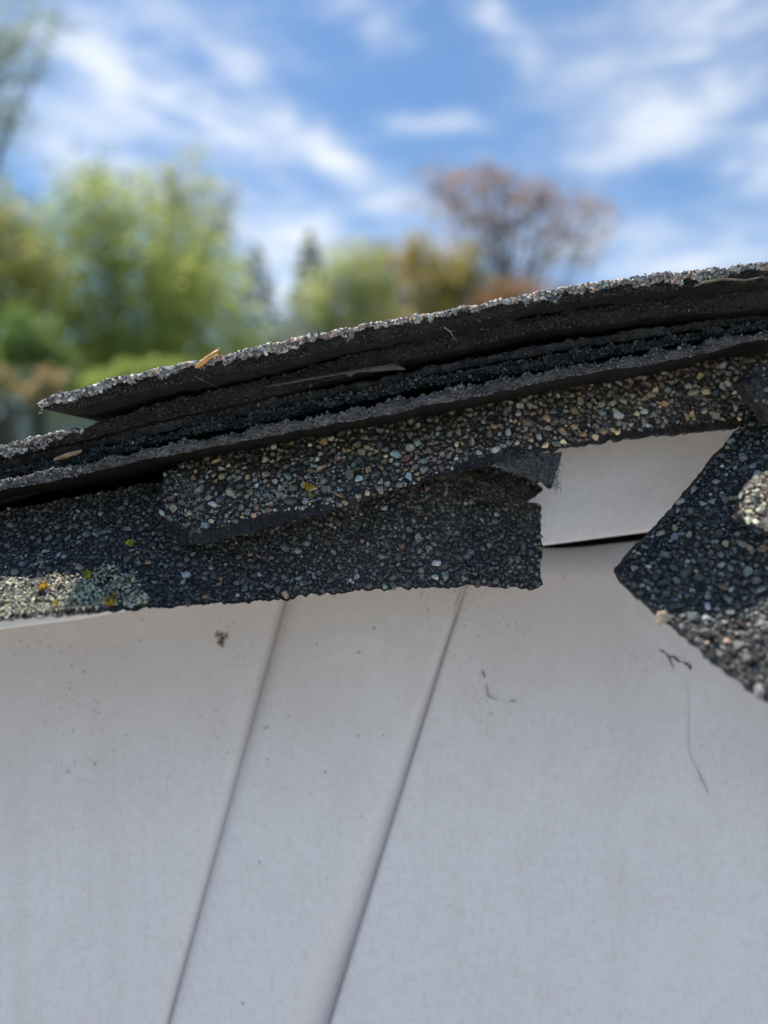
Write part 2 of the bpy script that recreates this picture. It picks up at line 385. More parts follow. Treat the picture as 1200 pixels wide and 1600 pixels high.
# ------------------------------------------------------------------ trees
def tree(name, label, Y, blobs, cols, base_px, n_leaf, leaf, trunk_r, group=None, cat='tree', limbs=10, seed=0, top=None, flat=0.6, twig=0):
    """blobs: (px, py, rx, ry, weight) at distance Y; the crown fills them in depth too"""
    r = np.random.default_rng(seed+100)
    s = Y/F
    bxs = bx(base_px, Y)
    root = thing(name, (bxs, Y, 0), label, cat, group)
    n_leaf = int(n_leaf*0.72)
    wts = np.array([b[4]*b[2]*b[3] for b in blobs]); wts = wts/wts.sum()
    which = r.choice(len(blobs), n_leaf, p=wts)
    B = np.array([b[:4] for b in blobs])[which]
    # clustered points inside an ellipsoid: clumps of leaves with gaps between
    nc = max(10, n_leaf//45)
    cc = r.normal(size=(nc, 3)); cc /= np.linalg.norm(cc, axis=1)[:, None]; cc *= (r.random(nc)**0.42)[:, None]
    k = r.integers(0, nc, n_leaf)
    p = cc[k]+r.normal(size=(n_leaf, 3))*0.13
    c = np.zeros((n_leaf, 3))
    rad = (B[:, 2]+B[:, 3])/2*s*flat*1.3
    c[:, 1] = Y+p[:, 1]*rad
    c[:, 0] = (B[:, 0]-600+p[:, 0]*B[:, 2])*s
    c[:, 2] = CZ+(800-B[:, 1]+p[:, 2]*B[:, 3])*s
    c[:, 2] = np.maximum(c[:, 2], 0.1)
    a = r.normal(size=(n_leaf, 3)); a /= np.linalg.norm(a, axis=1)[:, None]
    b = np.cross(a, r.normal(size=(n_leaf, 3))); b /= np.linalg.norm(b, axis=1)[:, None]
    sz = leaf*(0.6+0.8*r.random(n_leaf))[:, None]
    V = np.stack([c-a*sz, c+b*sz*0.55, c+a*sz, c-b*sz*0.55], 1).reshape(-1, 3)
    Fq = np.arange(n_leaf*4).reshape(-1, 4)
    cols = np.array(cols); lum_ = cols@np.array([.3, .6, .1]); cols = (cols*0.7+lum_[:, None]*np.array([1.0, 0.98, 0.85])*0.3)*np.array([1.02, 1.0, 0.80]); ci = r.integers(0, len(cols), nc)[k]
    cv = 2.3*cols[ci]*(0.75+0.5*r.random(n_leaf))[:, None]
    link('crown', make_mesh('crown', V, Fq, np.repeat(cv, 4, 0)), M_leaf, root)
    # trunk and limbs
    ty = top if top else min(b_[1] for b_ in blobs)+20
    lst = []
    zt = bz(ty, Y); tp = []
    for i in range(9):
        f = i/8; tp.append((bxs+0.25*math.sin(i*1.3+seed)*f, Y+0.2*math.cos(i+seed)*f, zt*f))
    lst.append((tp, [trunk_r*(1-0.85*i/8) for i in range(9)]))
    tl = []
    for i in range(limbs):
        bb = blobs[i % len(blobs)]
        f = 0.35+0.6*r.random(); st = Vector(tp[int(f*8)])
        en = Vector(((bb[0]-600+float(np.clip(r.normal()*0.5, -0.8, 0.8))*bb[2])*s, Y+r.normal()*0.3*bb[2]*s, CZ+(800-bb[1]+(0.0+0.6*r.random())*bb[3])*s))
        if en.z < st.z: st = Vector(tp[2])
        mid = (st+en)/2+Vector((r.normal()*0.2, r.normal()*0.2, -0.1*(en-st).length))
        rr = trunk_r*0.32
        pts = [st, st.lerp(mid, .5)*.5+(st.lerp(en, .25))*.5, mid, mid.lerp(en, .6), en]
        lst.append((pts, [rr, rr*.8, rr*.6, rr*.4, rr*.15]))
        for j in range(twig):
            q = pts[2].lerp(en, r.random())
            e2 = q+Vector((r.normal(), r.normal(), 0.5+abs(r.normal())))*0.09*(bb[2]+bb[3])*s
            lst.append(([q, (q+e2)/2+Vector((r.normal(), r.normal(), 0))*0.08, e2], [rr*.3, rr*.2, rr*.06]))
    link('trunk', tubes_mesh('trunk', lst, 5), M_bark, root)
    return root
def conifer(name, label, Y, px, ytop, ybot, rx, cols, n_leaf, leaf, group=None, seed=0):
    r = np.random.default_rng(seed+300); s = Y/F
    root = thing(name, (bx(px, Y), Y, 0), label, 'tree', group)
    t = r.random(n_leaf)**0.6
    lay = np.floor(t*16)/16; t2 = np.clip(lay+(t-lay)*0.6, 0, 1)
    ang = r.random(n_leaf)*6.283; rr = rx*s*t2**0.65*(0.35+0.65*r.random(n_leaf)**0.5)*(0.75+0.25*np.sin(ang*5+lay*40))
    c = np.stack([bx(px, Y)+rr*np.cos(ang), Y+rr*np.sin(ang), bz(ytop+(ybot-ytop)*t2, Y)-0.25*rr], -1)
    a = np.stack([np.cos(ang), np.sin(ang), -0.3+0*ang], -1)+r.normal(size=(n_leaf, 3))*0.4
    a /= np.linalg.norm(a, axis=1)[:, None]
    b = np.cross(a, r.normal(size=(n_leaf, 3))); b /= np.linalg.norm(b, axis=1)[:, None]
    sz = leaf*(0.6+0.8*r.random(n_leaf))[:, None]
    V = np.stack([c-a*sz, c+b*sz*0.35, c+a*sz, c-b*sz*0.35], 1).reshape(-1, 3)
    cv = 2.6*np.array(cols)[r.integers(0, len(cols), n_leaf)]*(0.7+0.6*r.random(n_leaf))[:, None]
    link('crown', make_mesh('crown', V, np.arange(n_leaf*4).reshape(-1, 4), np.repeat(cv, 4, 0)), M_leaf, root)
    zt = bz(ytop, Y)
    link('trunk', tubes_mesh('trunk', [([(bx(px, Y), Y, 0), (bx(px, Y), Y, zt*.5), (bx(px, Y), Y, zt)], [0.18, 0.12, 0.02])], 6), M_bark, root)

GT = 'trees beyond the roof'
G1 = [(0.15, 0.19, 0.03), (0.20, 0.24, 0.04), (0.11, 0.145, 0.03), (0.24, 0.27, 0.05)]
tree('leafy_tree', 'tall pale green spring tree with rounded crown beyond the left roof edge', 19,
     [(175, 410, 115, 150, 1.1), (155, 330, 80, 75, .8), (250, 490, 150, 120, 1.0), (180, 550, 130, 80, 1.2), (310, 440, 80, 110, .7), (90, 450, 70, 110, .8), (210, 590, 170, 70, 1.2), (390, 560, 60, 60, 0.7)],
     G1, 170, 22000, 0.085, 0.16, GT, seed=1, twig=3)
tree('bare_tree', 'sparse greyish tree just leafing out, beside the rounded pale green tree', 22,
     [(300, 310, 78, 72, .9), (320, 380, 72, 100, .8), (255, 300, 60, 50, .6), (300, 460, 80, 70, .9)],
     [(0.21, 0.23, 0.13), (0.24, 0.23, 0.17), (0.17, 0.21, 0.09)], 245, 5200, 0.075, 0.34, GT, seed=2, limbs=22, twig=6)
tree('golden_tree', 'yellow-green tree cut by the left edge of the picture', 17,
     [(10, 400, 85, 95, 1), (-40, 340, 80, 70, .9), (30, 470, 80, 80, 1), (-60, 480, 90, 120, 1)],
     [(0.23, 0.22, 0.03), (0.17, 0.19, 0.03), (0.11, 0.14, 0.03), (0.27, 0.23, 0.05)], -30, 11000, 0.075, 0.2, GT, seed=3)
tree('overhanging_tree', 'thinly leaved tree whose branches hang into the top left corner', 9,
     [(30, 40, 95, 60, .7), (-30, 120, 90, 90, .8), (40, 110, 50, 30, .35), (-10, 215, 70, 75, .8), (70, 60, 40, 20, .3), (-130, 100, 120, 160, 1)],
     [(0.13, 0.17, 0.07), (0.10, 0.13, 0.06), (0.17, 0.19, 0.10)], -190, 5200, 0.035, 0.09, GT, seed=4, limbs=16, twig=7, top=-40)
conifer('conifer', 'small dark grey-green conifer standing alone in the gap of open sky', 24, 400, 378, 620, 86, [(0.07, 0.085, 0.05), (0.10, 0.115, 0.07)], 2400, 0.12, GT, 1)
conifer('conifer', 'dark conifer directly left of the orange-budding trees', 25, 485, 360, 640, 92, [(0.07, 0.08, 0.045), (0.11, 0.12, 0.06)], 3800, 0.13, GT, 2)
tree('willow_tree', 'pale yellow-green feathery tree beside the dark conifer in the middle', 23,
     [(545, 420, 65, 50, .7), (515, 480, 70, 65, 1), (570, 470, 50, 60, .9)],
     [(0.26, 0.29, 0.12), (0.20, 0.24, 0.08), (0.16, 0.17, 0.06)], 545, 5500, 0.075, 0.15, GT, seed=5, limbs=12, twig=5)
tree('budding_tree', 'orange-brown budding tree in the middle of the tree line', 26,
     [(590, 425, 55, 55, .9), (645, 425, 55, 58, .9), (600, 490, 60, 60, 1.0), (560, 530, 80, 50, .8)],
     [(0.22, 0.12, 0.045), (0.19, 0.14, 0.04), (0.15, 0.12, 0.04)], 610, 6500, 0.085, 0.15, GT, seed=6, twig=4)
tree('olive_tree', 'olive-green tree standing below the tall reddish tree', 24,
     [(705, 430, 62, 52, 1.0), (690, 480, 90, 65, 1.1), (648, 395, 28, 38, .6)],
     [(0.24, 0.18, 0.03), (0.19, 0.155, 0.035), (0.15, 0.13, 0.03)], 690, 8000, 0.085, 0.16, GT, seed=7, twig=4)
tree('red_tree', 'tall airy reddish-brown tree rising highest over the right half of the roof edge', 27,
     [(692, 298, 62, 46, .55), (760, 300, 60, 42, .8), (830, 335, 60, 42, .8), (908, 342, 60, 46, .6), (890, 395, 55, 36, .5), (730, 365, 70, 50, .45), (810, 400, 70, 50, .35), (840, 300, 40, 28, .5), (765, 270, 40, 18, .4)],
     [(0.19, 0.095, 0.05), (0.15, 0.09, 0.06), (0.22, 0.115, 0.055)], 790, 5000, 0.085, 0.22, GT, seed=8, limbs=34, twig=8)
tree('rust_tree', 'low dense rust-coloured tree just above the roof edge under the tall reddish tree', 23,
     [(825, 475, 75, 42, 1.2), (790, 490, 70, 50, 1.2)],
     [(0.20, 0.105, 0.05), (0.16, 0.09, 0.045)], 815, 6000, 0.08, 0.14, GT, seed=9)
GB = 'shrubs in front of the tree line'
tree('shrub', 'bright green shrub at the left edge below the yellow-green tree', 14,
     [(40, 520, 60, 50, 1), (75, 560, 45, 40, 1), (10, 560, 55, 35, .8)], [(0.06, 0.12, 0.02), (0.09, 0.15, 0.03)], 40, 5000, 0.05, 0.06, GB, 'shrub', seed=10)
tree('shrub', 'dry tan shrub just above the tip of the top shingle', 13,
     [(80, 598, 26, 26, 1), (60, 615, 35, 16, .8), (8, 592, 18, 22, .9)], [(0.27, 0.20, 0.13), (0.22, 0.17, 0.11)], 75, 2600, 0.045, 0.04, GB, 'shrub', seed=11)
tree('shrub', 'lime-green shrub low behind the orange stalk on the shingle', 14,
     [(215, 590, 70, 24, 1), (160, 610, 60, 24, 1), (260, 580, 60, 20, .8)], [(0.17, 0.22, 0.03), (0.13, 0.18, 0.03)], 210, 4500, 0.05, 0.05, GB, 'shrub', seed=12)
tree('hedge', 'dull green mass of undergrowth filling the gap below the tree crowns', 30,
     [(x, y, 90, 60, 1) for x in range(-160, 900, 90) for y in (600-(x+160)*0.04, 680, 760)], [(0.15, 0.18, 0.04), (0.19, 0.20, 0.06), (0.17, 0.14, 0.06)], 300, 42000, 0.16, 0.08, None, 'undergrowth', seed=13, limbs=6)

# ------------------------------------------------------------------ siding wall
WY = 0.2075
def siding_panel(A, B, prof, name='siding_panel', label=None):
    """A, B: seam px at py=930 and py=1600; prof: list of (fraction, depth offset, w) across; w scales with distance down"""
    rows = [880+i*24 for i in range(36)]+[1800, 2200, 3200, 6000, 10000, 17000]
    V = []; nr = len(rows)
    us = np.array(prof(0.0)).shape[0]
    for py in rows:
        k = (py-930)/670.0
        xa = A[0]+(A[1]-A[0])*k; xb = B[0]+(B[1]-B[0])*k
        wid = xb-xa
        for (dx, dy) in prof(min(max(k, -0.1), 1.3)):
            px = xa+dx if dx < 5000 else xb-(dx-10000)
            wy = WY+dy*0.001
            top = TOPLINE(px)
            y = py
            X, Yy, Z = U(px, y, WY)
            if py == rows[0]: Z = U(px, top, WY)[2]
            Z = min(Z, U(px, top, WY)[2])
            V.append((X, wy+0.00035*fbm(np.array([X*18]), np.array([Z*9]), 5)[0], max(Z, 0.0)))
    idx = np.arange(nr*us).reshape(nr, us)
    Fq = np.stack([idx[:-1, :-1], idx[1:, :-1], idx[1:, 1:], idx[:-1, 1:]], -1).reshape(-1, 4)
    me = make_mesh(name, V, Fq, smooth=True)
    o = link(name, me, M_vinyl, wall)
    if label: o['label'] = label
    sm = o.modifiers.new('thick', 'SOLIDIFY'); sm.thickness = 0.0011; sm.offset = -1 
    return o
def TOPLINE(px):
    return ip(px, [(-900, 1000), (0, 890), (500, 850), (780, 840), (846, 857), (900, 856), (1022, 843), (1060, 838), (2200, 700)])
FAR = 10000
def P_flat_left(k):      # ends at the soft groove: rolls inwards over the last few pixels
    g = 13*(1-0.5*max(k, 0))
    return [(0, 1.0), (6, 0.0), (60, 0), (160, 0), (FAR+120, 0), (FAR+60, 0), (FAR+g+12, 0.0), (FAR+g+2, 0.3), (FAR+g*.5, 1.6), (FAR+1, 3.0), (FAR-1, 3.4)]
def P_mid(k):            # raised face that falls away in a bevel towards the next panel
    bw = 6+60*max(0.0, min(1.0, (k-0.02)))
    g = 17*(1-0.5*max(k, 0))
    return [(-1, 3.3), (g*.25, 2.6), (g*.7, 1.1), (g+3, 0.25), (g+16, -0.25), (120, -0.3), (FAR+bw+26, -0.3), (FAR+bw+8, -0.15), (FAR+bw-6, 0.25),
            (FAR+bw*.5, 0.25+0.075*bw*.5), (FAR+4, 0.25+0.078*bw), (FAR+0.5, 0.45+0.078*bw), (FAR-2, 1.0+0.078*bw)]
def P_right(k):          # lies over the bevel: a sharp crisp edge
    o = 0.1; dp = 0.95+0.078*(6+60*max(0.0, min(1.0, k-0.02)))
    return [(-0.8, dp), (-0.5, o+0.35), (1.2, o), (8, o-0.05), (30, o*.8), (60, o*.7), (80, .05), (95, .05), (110, .05), (130, .05), (150, .05), (170, .05), (200, .05), (230, .05), (260, 0), (290, 0), (330, 0), (FAR+300, 0), (FAR+60, 0), (FAR+20, 0), (FAR, 0.9)]
wall = thing('siding_wall', (0, 0.21, 0), 'off-white vinyl siding wall with leaning seams, grime and painted brown bounce light below the ragged shingles', 'wall')
siding_panel((447, 262), (725, 519), P_mid)
siding_panel((-330, -560), (447, 262), P_flat_left)
siding_panel((725, 519), (1500, 1400), P_right)
siding_panel((-608, -817), (-330, -560), P_mid)
siding_panel((1500, 1400), (1778, 1660), P_mid)
# dark sheathing behind the siding
sheath = mat_plain('sheathing', (0.035, 0.028, 0.024), 0.9, 60, 0.4)
link('sheathing', boxes('sheathing', [(-0.42, 0.42, 0.2185, 0.230, 0, CZ+0.01)]), sheath, wall)

# fascia board: folded metal, bottom edge follows the rake, small return
BY = 0.2005
def fas_bot(px): return ip(px, [(-900, 1090), (0, 984), (125, 968), (480, 905), (850, 852.5), (1025, 830), (1500, 770), (2200, 690)])
pxs = np.linspace(-800, 2100, 240)
V = []
for px in pxs:
    X, Yb, Zb = U(px, fas_bot(px), BY)
    wv_ = 0.00025*fbm(np.array([X*25]), np.array([0.0]), 9)[0]
    Zt = CZ+0.004+0.0+X*0.19+0.012
    for (dy, zz) in ((0.0062, Zb+0.0012), (0.0055, Zb), (0.0008, Zb), (0.0002, Zb+0.0003), (0, Zb+0.0009), (wv_, Zb+(Zt-Zb)*.3), (wv_*2, Zb+(Zt-Zb)*.6), (0, Zt)):
        V.append((X, BY+dy, zz))
idx = np.arange(len(pxs)*8).reshape(len(pxs), 8)
Fq = np.stack([idx[:-1, :-1], idx[1:, :-1], idx[1:, 1:], idx[:-1, 1:]], -1).reshape(-1, 4)
fo = link('fascia_board', make_mesh('fascia_board', V, Fq, smooth=True), M_fascia,
          label='off-white metal fascia strip with rust-brown speckles, between the shingles and the siding', category='fascia')

# ------------------------------------------------------------------ shingles
roof = thing('shingle_roof', (0, 0.2, CZ), 'ragged roof edge of stacked, curling asphalt shingles with granules and lichen', 'roof')
ORG[roof.name] = Vector((0, 0.2, CZ))

OUTL = {}
def slab(label, top, bot, Yf, x0, x1, mat, back=0.30, seed=0, rough=0.5, shear=0.0, teeth=3.0, step=1.6, rows=11, sag=0.0, recess=0.0, ztilt=0.0):
    """a shingle layer lying on the roof: its cut front edge is rough, its top and underside run back over the roof"""
    px = np.arange(x0, x1+step, step); N = len(px)
    Y0 = ip(px, Yf) if isinstance(Yf, list) else np.full(N, Yf)
    Y0 = Y0+0.0006*fbm(px*0.012, px*0+seed, seed, 3)
    yt = ip(px, top)+teeth*fbm(px*0.16, px*0+1, seed+1, 4)+1.2*fbm(px*0.03, px*0+1, seed+9, 2); yb = ip(px, bot)+2.2*fbm(px*0.05, px*0+2, seed+2, 4)+3.0*fbm(px*0.012, px*0+6, seed+15, 2)
    yt = yt+teeth*1.7*fbm(px*0.045, px*0+4, seed+12, 3)
    yb = np.maximum(yb, yt+2)
    OUTL[id(top)] = (px, yt, yb)
    secs = []
    X = (px-600)/F*Y0
    def row(dY, z, jx=0): secs.append(np.stack([X+shear*(dY), Y0+dY, z], -1))
    zt = CZ-(yt-800)/F*Y0; zb = CZ-(yb-800)/F*Y0
    zts = CZ-(ip(px, top)-800)/F*Y0
    row(np.full(N, back), zts-0.0002); row(np.full(N, back*.5), zts); row(np.full(N, 0.012), zts+0.0001*sag)
    for k, d in enumerate((0.006, 0.0035, 0.002, 0.001)):
        row(np.full(N, d)+0*px, zts*(1-(k+1)/5)+zt*((k+1)/5)+0.0003*fbm(px*0.12, px*0+k*3, seed+5, 3))
    for i in range(rows):
        f = i/(rows-1)
        dz = rough*0.001*fbm(px*0.11, px*0+f*5.0, seed+3, 4)+rough*0.0005*fbm(px*0.4, px*0+f*12.0, seed+4, 2)
        d = dz+0.0007*(1-math.sin(math.pi*min(1, f*1.15)))*0.8+recess*f
        row(d, zt+(zb-zt)*f)
    for k, d in enumerate((0.0025, 0.006, 0.012, 0.022)):
        row(np.full(N, d)+recess, zb+0.0002*fbm(px*0.06, px*0+k*2, seed+6, 3)+ztilt*d)
    row(np.full(N, back*.5), zb+0.0003); row(np.full(N, back), zb+0.0004)
    S = np.array(secs); m = len(S)
    idx = np.arange(m*N).reshape(m, N)
    Fq = np.stack([idx[:-1, :-1], idx[1:, :-1], idx[1:, 1:], idx[:-1, 1:]], -1).reshape(-1, 4)
    half = m//2
    ends = []
    for c in (0, N-1):      # close the ends
        for i in range(half-1 if m % 2 == 0 else half):
            q = [idx[i, c], idx[i+1, c], idx[m-2-i, c], idx[m-1-i, c]]
            if len(set(q)) == 4: ends.append(q if c else q[::-1])
    Fq = np.concatenate([Fq, np.array(ends)], 0)
    Vv = S.reshape(-1, 3)
    o = link('shingle', make_mesh('shingle', Vv, Fq, smooth=False), mat, roof)
    o['label'] = label
    return o, (lambda p: CZ-(ip(p, top)-800)/F*(ip(p, Yf) if isinstance(Yf, list) else Yf+0*p)), (lambda p: ip(p, Yf) if isinstance(Yf, list) else Yf+0*p)

# prototypes of angular mineral chips
PROTO = []
for i in range(14):
    r = np.random.default_rng(50+i)
    p = r.normal(size=(10 if i % 2 else 13, 3)); p /= np.linalg.norm(p, axis=1)[:, None]
    p *= np.array([1.0, 0.62+0.3*r.random(), 0.42+0.2*r.random()])*(0.85+0.2*r.random((len(p), 1)))
    bm = bmesh.new(); vs = [bm.verts.new(q) for q in p]
    bmesh.ops.convex_hull(bm, input=vs)
    for v in [v for v in bm.verts if not v.link_faces]: bm.verts.remove(v)
    bmesh.ops.triangulate(bm, faces=bm.faces[:]); bm.verts.index_update()
    PROTO.append((np.array([v.co[:] for v in bm.verts]), np.array([[v.index for v in f.verts] for f in bm.faces])))
    bm.free()
PROTO_ME = [make_mesh('granule', v, f) for v, f in PROTO]
for m_ in PROTO_ME: m_.materials.append(M_grani)

def frames(nrm, r, tilt=0.35):
    n_ = nrm+r.normal(size=nrm.shape)*tilt; n_ /= np.linalg.norm(n_, axis=1)[:, None]
    a = np.cross(n_, r.normal(size=nrm.shape)); a /= np.linalg.norm(a, axis=1)[:, None]
    b = np.cross(n_, a)
    return a, b, n_
def chips(name, pos, nrm, size, col, mat, parent, seed=0, tilt=0.35, singles=0, sink=0.12, **props):
    """size = half length in metres; the largest become objects of their own"""
    r = np.random.default_rng(seed)
    a, b, n_ = frames(nrm, r, tilt)
    pos = pos+n_*(size*sink)[:, None]
    N = len(pos); order = np.argsort(-size); single = order[:singles]; rest = order[singles:]
    for i in single:
        k = int(r.integers(0, len(PROTO)))
        o = bpy.data.objects.new('granule', PROTO_ME[k]); COL.objects.link(o); o.parent = parent
        M = Matrix([[a[i, 0], b[i, 0], n_[i, 0], 0], [a[i, 1], b[i, 1], n_[i, 1], 0], [a[i, 2], b[i, 2], n_[i, 2], 0], [0, 0, 0, 1]])
        o.matrix_basis = Matrix.Translation(Vector(pos[i]))@M@Matrix.Scale(size[i], 4)
        o.color = (*[float(c) for c in col[i]], 1)
    Vs = []; Fs = []; Cs = []; off = 0
    kk = r.integers(0, len(PROTO), len(rest))
    for k in range(len(PROTO)):
        ids = rest[kk == k]
        if len(ids) == 0: continue
        pv, pf = PROTO[k]
        M = np.stack([a[ids], b[ids], n_[ids]], 1)            # rows are the axes
        vv = np.einsum('vk,nkj->nvj', pv, M)*size[ids][:, None, None]+pos[ids][:, None, :]
        Vs.append(vv.reshape(-1, 3)); nv = len(pv)
        Fs.append((pf[None]+(np.arange(len(ids))*nv)[:, None, None]+off).reshape(-1, 3)); off += nv*len(ids)
        Cs.append(np.repeat(col[ids], nv, 0))
    if Vs:
        me = make_mesh(name, np.concatenate(Vs), np.concatenate(Fs), np.concatenate(Cs))
        return link(name, me, mat, parent, kind='stuff', **props)

def palette(r, N, kinds):
    """kinds: list of (weight, rgb); brightness varies chip by chip"""
    w_ = np.array([k[0] for k in kinds], float); w_ /= w_.sum()
    c = np.array([k[1] for k in kinds])[r.choice(len(kinds), N, p=w_)]
    c = c*(0.6+0.8*r.random(N))[:, None]*(1+0.035*r.normal(size=(N, 3)))
    return np.clip(c, 0.008, 0.75)
PAL_DARK = [(36, (0.060, 0.056, 0.053)), (27, (0.105, 0.100, 0.094)), (14, (0.175, 0.168, 0.158)), (9, (0.12, 0.09, 0.07)), (3, (0.32, 0.22, 0.14)), (3.5, (0.16, 0.18, 0.175)), (4.5, (0.36, 0.355, 0.345)), (1.0, (0.24, 0.13, 0.08))]
PAL_TAN = [(26, (0.10, 0.085, 0.075)), (22, (0.17, 0.14, 0.12)), (15, (0.26, 0.21, 0.17)), (10, (0.40, 0.27, 0.15)), (5, (0.48, 0.36, 0.22)), (5, (0.22, 0.26, 0.25)), (8, (0.36, 0.35, 0.32)), (5, (0.22, 0.13, 0.10)), (10, (0.05, 0.05, 0.052))]
PAL_BRIGHT = [(26, (0.075, 0.072, 0.068)), (26, (0.14, 0.135, 0.128)), (20, (0.26, 0.255, 0.24)), (8, (0.42, 0.42, 0.40)), (5, (0.36, 0.24, 0.17)), (3, (0.20, 0.22, 0.21)), (5, (0.45, 0.33, 0.22))]

def throw(r, cand_fn, radii_px, tries, fill=0.9):
    """dart throwing in the picture-sized parameter plane, big chips first; returns px, py, index arrays"""
    cell = 12.0; grid = {}; out = []
    for rad, n_ in zip(radii_px, tries):
        for px, py, rr in cand_fn(n_, rad):
            cx, cy = int(px//cell), int(py//cell); ok = True
            for i in range(cx-2, cx+3):
                for j in range(cy-2, cy+3):
                    for (qx, qy, qr) in grid.get((i, j), ()):
                        if (qx-px)**2+(qy-py)**2 < ((qr+rr)*fill)**2: ok = False; break
                    if not ok: break
                if not ok: break
            if ok: grid.setdefault((cx, cy), []).append((px, py, rr)); out.append((px, py, rr))
    return np.array(out)

class Sheet:
    """a shingle that hangs over the edge: top/bottom outline and depth along x; curl gives the curve between"""
    def __init__(s, label, top, bot, Ytop, Ybot, x0, x1, mat, curl=1.6, seed=0, thick=0.0028, rag=3.0, wave=0.0012, xrag=2.0, stepx=2.2, rows=60, lip=0.0):
        s.top, s.bot, s.Yt, s.Yb, s.curl, s.seed, s.wave, s.rag, s.x0, s.x1 = top, bot, Ytop, Ybot, curl, seed, wave, rag, x0, x1
        px = np.arange(x0, x1+stepx, stepx); px[-1] = x1; N = len(px); m = rows
        T = np.linspace(0, 1, m)[:, None]+np.zeros((m, N)); PX = px[None, :]+np.zeros((m, N))
        edge = np.zeros((m, N)); 
        for c_, sg in ((0, -1), (N-1, 1)):
            for j in range(4):
                cc_ = c_ + (j if c_ == 0 else -j)
                edge[:, cc_] += (1-j/4)*xrag*fbm(T[:, 0]*9, T[:, 0]*0+c_, seed+31, 4)
        PX = PX+edge
        Pf = s.pt(PX, T)
        nr = s.normal(PX, T)
        rough = (0.00022*fbm(PX*0.22, T*14, seed+5, 3))[..., None]
        Pf = Pf+nr*rough
        Pb = Pf+np.array([0, thick, 0.0])
        V = np.concatenate([Pf.reshape(-1, 3), Pb.reshape(-1, 3)])
        idx = np.arange(m*N).reshape(m, N); o2 = m*N
        Fq = [np.stack([idx[:-1, :-1], idx[1:, :-1], idx[1:, 1:], idx[:-1, 1:]], -1).reshape(-1, 4)]
        Fq.append(Fq[0][:, ::-1]+o2)
        def rim(e, rev):
            a, b = e[:-1], e[1:]
            q = np.stack([a, b, b+o2, a+o2], -1); return q[:, ::-1] if rev else q
        Fq += [rim(idx[0], True), rim(idx[-1], False), rim(idx[:, 0], False), rim(idx[:, -1], True)]
        s.obj = link('shingle', make_mesh('shingle', V, np.concatenate(Fq)), mat, roof); s.obj['label'] = label
    def depth(s, px, t):
        yt, yb = ip(px, s.Yt), ip(px, s.Yb)
        return yt+(yb-yt)*np.clip(t, 0, 1)**s.curl+s.wave*fbm(px*0.011, t*1.5+np.zeros_like(px), s.seed, 3)
    def py(s, px, t):
        b = ip(px, s.bot)+s.rag*fbm(px*0.09, px*0, s.seed+2, 4)*np.clip(t*3-2, 0, 1)
        a = ip(px, s.top)+s.rag*0.7*fbm(px*0.09, px*0+5, s.seed+3, 4)*np.clip(1-t*3, 0, 1)
        return a+(b-a)*t
    def pt(s, px, t):
        Y = s.depth(px, t); y = s.py(px, t)
        return np.stack([(px-600)/F*Y, Y, CZ-(y-800)/F*Y], -1)
    def normal(s, px, t):
        e = 1.5; g = 0.02
        a = s.pt(px+e, t)-s.pt(px-e, t); b = s.pt(px, np.clip(t+g, 0, 1))-s.pt(px, np.clip(t-g, 0, 1))
        n_ = np.cross(b, a); l = np.linalg.norm(n_, axis=-1, keepdims=True)
        n_ = np.where(l > 1e-12, n_/np.maximum(l, 1e-12), np.array([0, -1.0, 0.2]))
        flip = n_[..., 1:2] > 0
        return np.where(flip, -n_, n_)
    def coat(s, pal, sizes_mm, tries, tmax=0.97, tmin=0.0, singles=0, seed=1, mask=None, tilt=0.4, bright=1.0, fill=0.9, edge=2.5, sink=0.12):
        r = np.random.default_rng(seed)
        def cand(n_, rad):
            px = s.x0+edge+(s.x1-s.x0-2*edge)*r.random(n_)
            h = s.py(px, np.ones(n_))-s.py(px, np.zeros(n_)); hm = 1.02*max(h.max(), 1)
            yy = r.random(n_)*hm; keep = yy < h
            px = px[keep]; t = yy[keep]/h[keep]
            tm = tmax(px) if callable(tmax) else tmax
            k2 = (t < tm) & (t > tmin)
            if mask is not None: k2 &= r.random(len(px)) < mask(px, t, s.py(px, t))
            px, t = px[k2], t[k2]; Y = s.depth(px, t)
            mm = rad*(0.75+0.5*r.random(len(px)))
            rr = mm*0.001/Y*F
            s._t.append(np.stack([px, t, mm], 1))
            return [(a_, b_, c_) for a_, b_, c_ in zip(px, s.py(px, t), rr)]
        s._t = []
        out = throw(r, cand, sizes_mm, tries, fill)
        px, py, rr = out.T
        t = (py-s.py(px, np.zeros(len(px))))/(s.py(px, np.ones(len(px)))-s.py(px, np.zeros(len(px))))
        P = s.pt(px, t); N = s.normal(px, t); sz = rr/F*P[:, 1]
        c = palette(r, len(px), pal)*bright
        return P, N, sz, c
    def add_coat(s, *a, singles=0, seed=1, sink=0.12, tilt=0.4, mat=None, name='granule_coating', **k):
        P, N, sz, c = s.coat(*a, seed=seed, **k)
        chips(name, P, N, sz*1.08, c, mat or M_gran, s.obj, seed, tilt, singles, sink)
        return len(P)

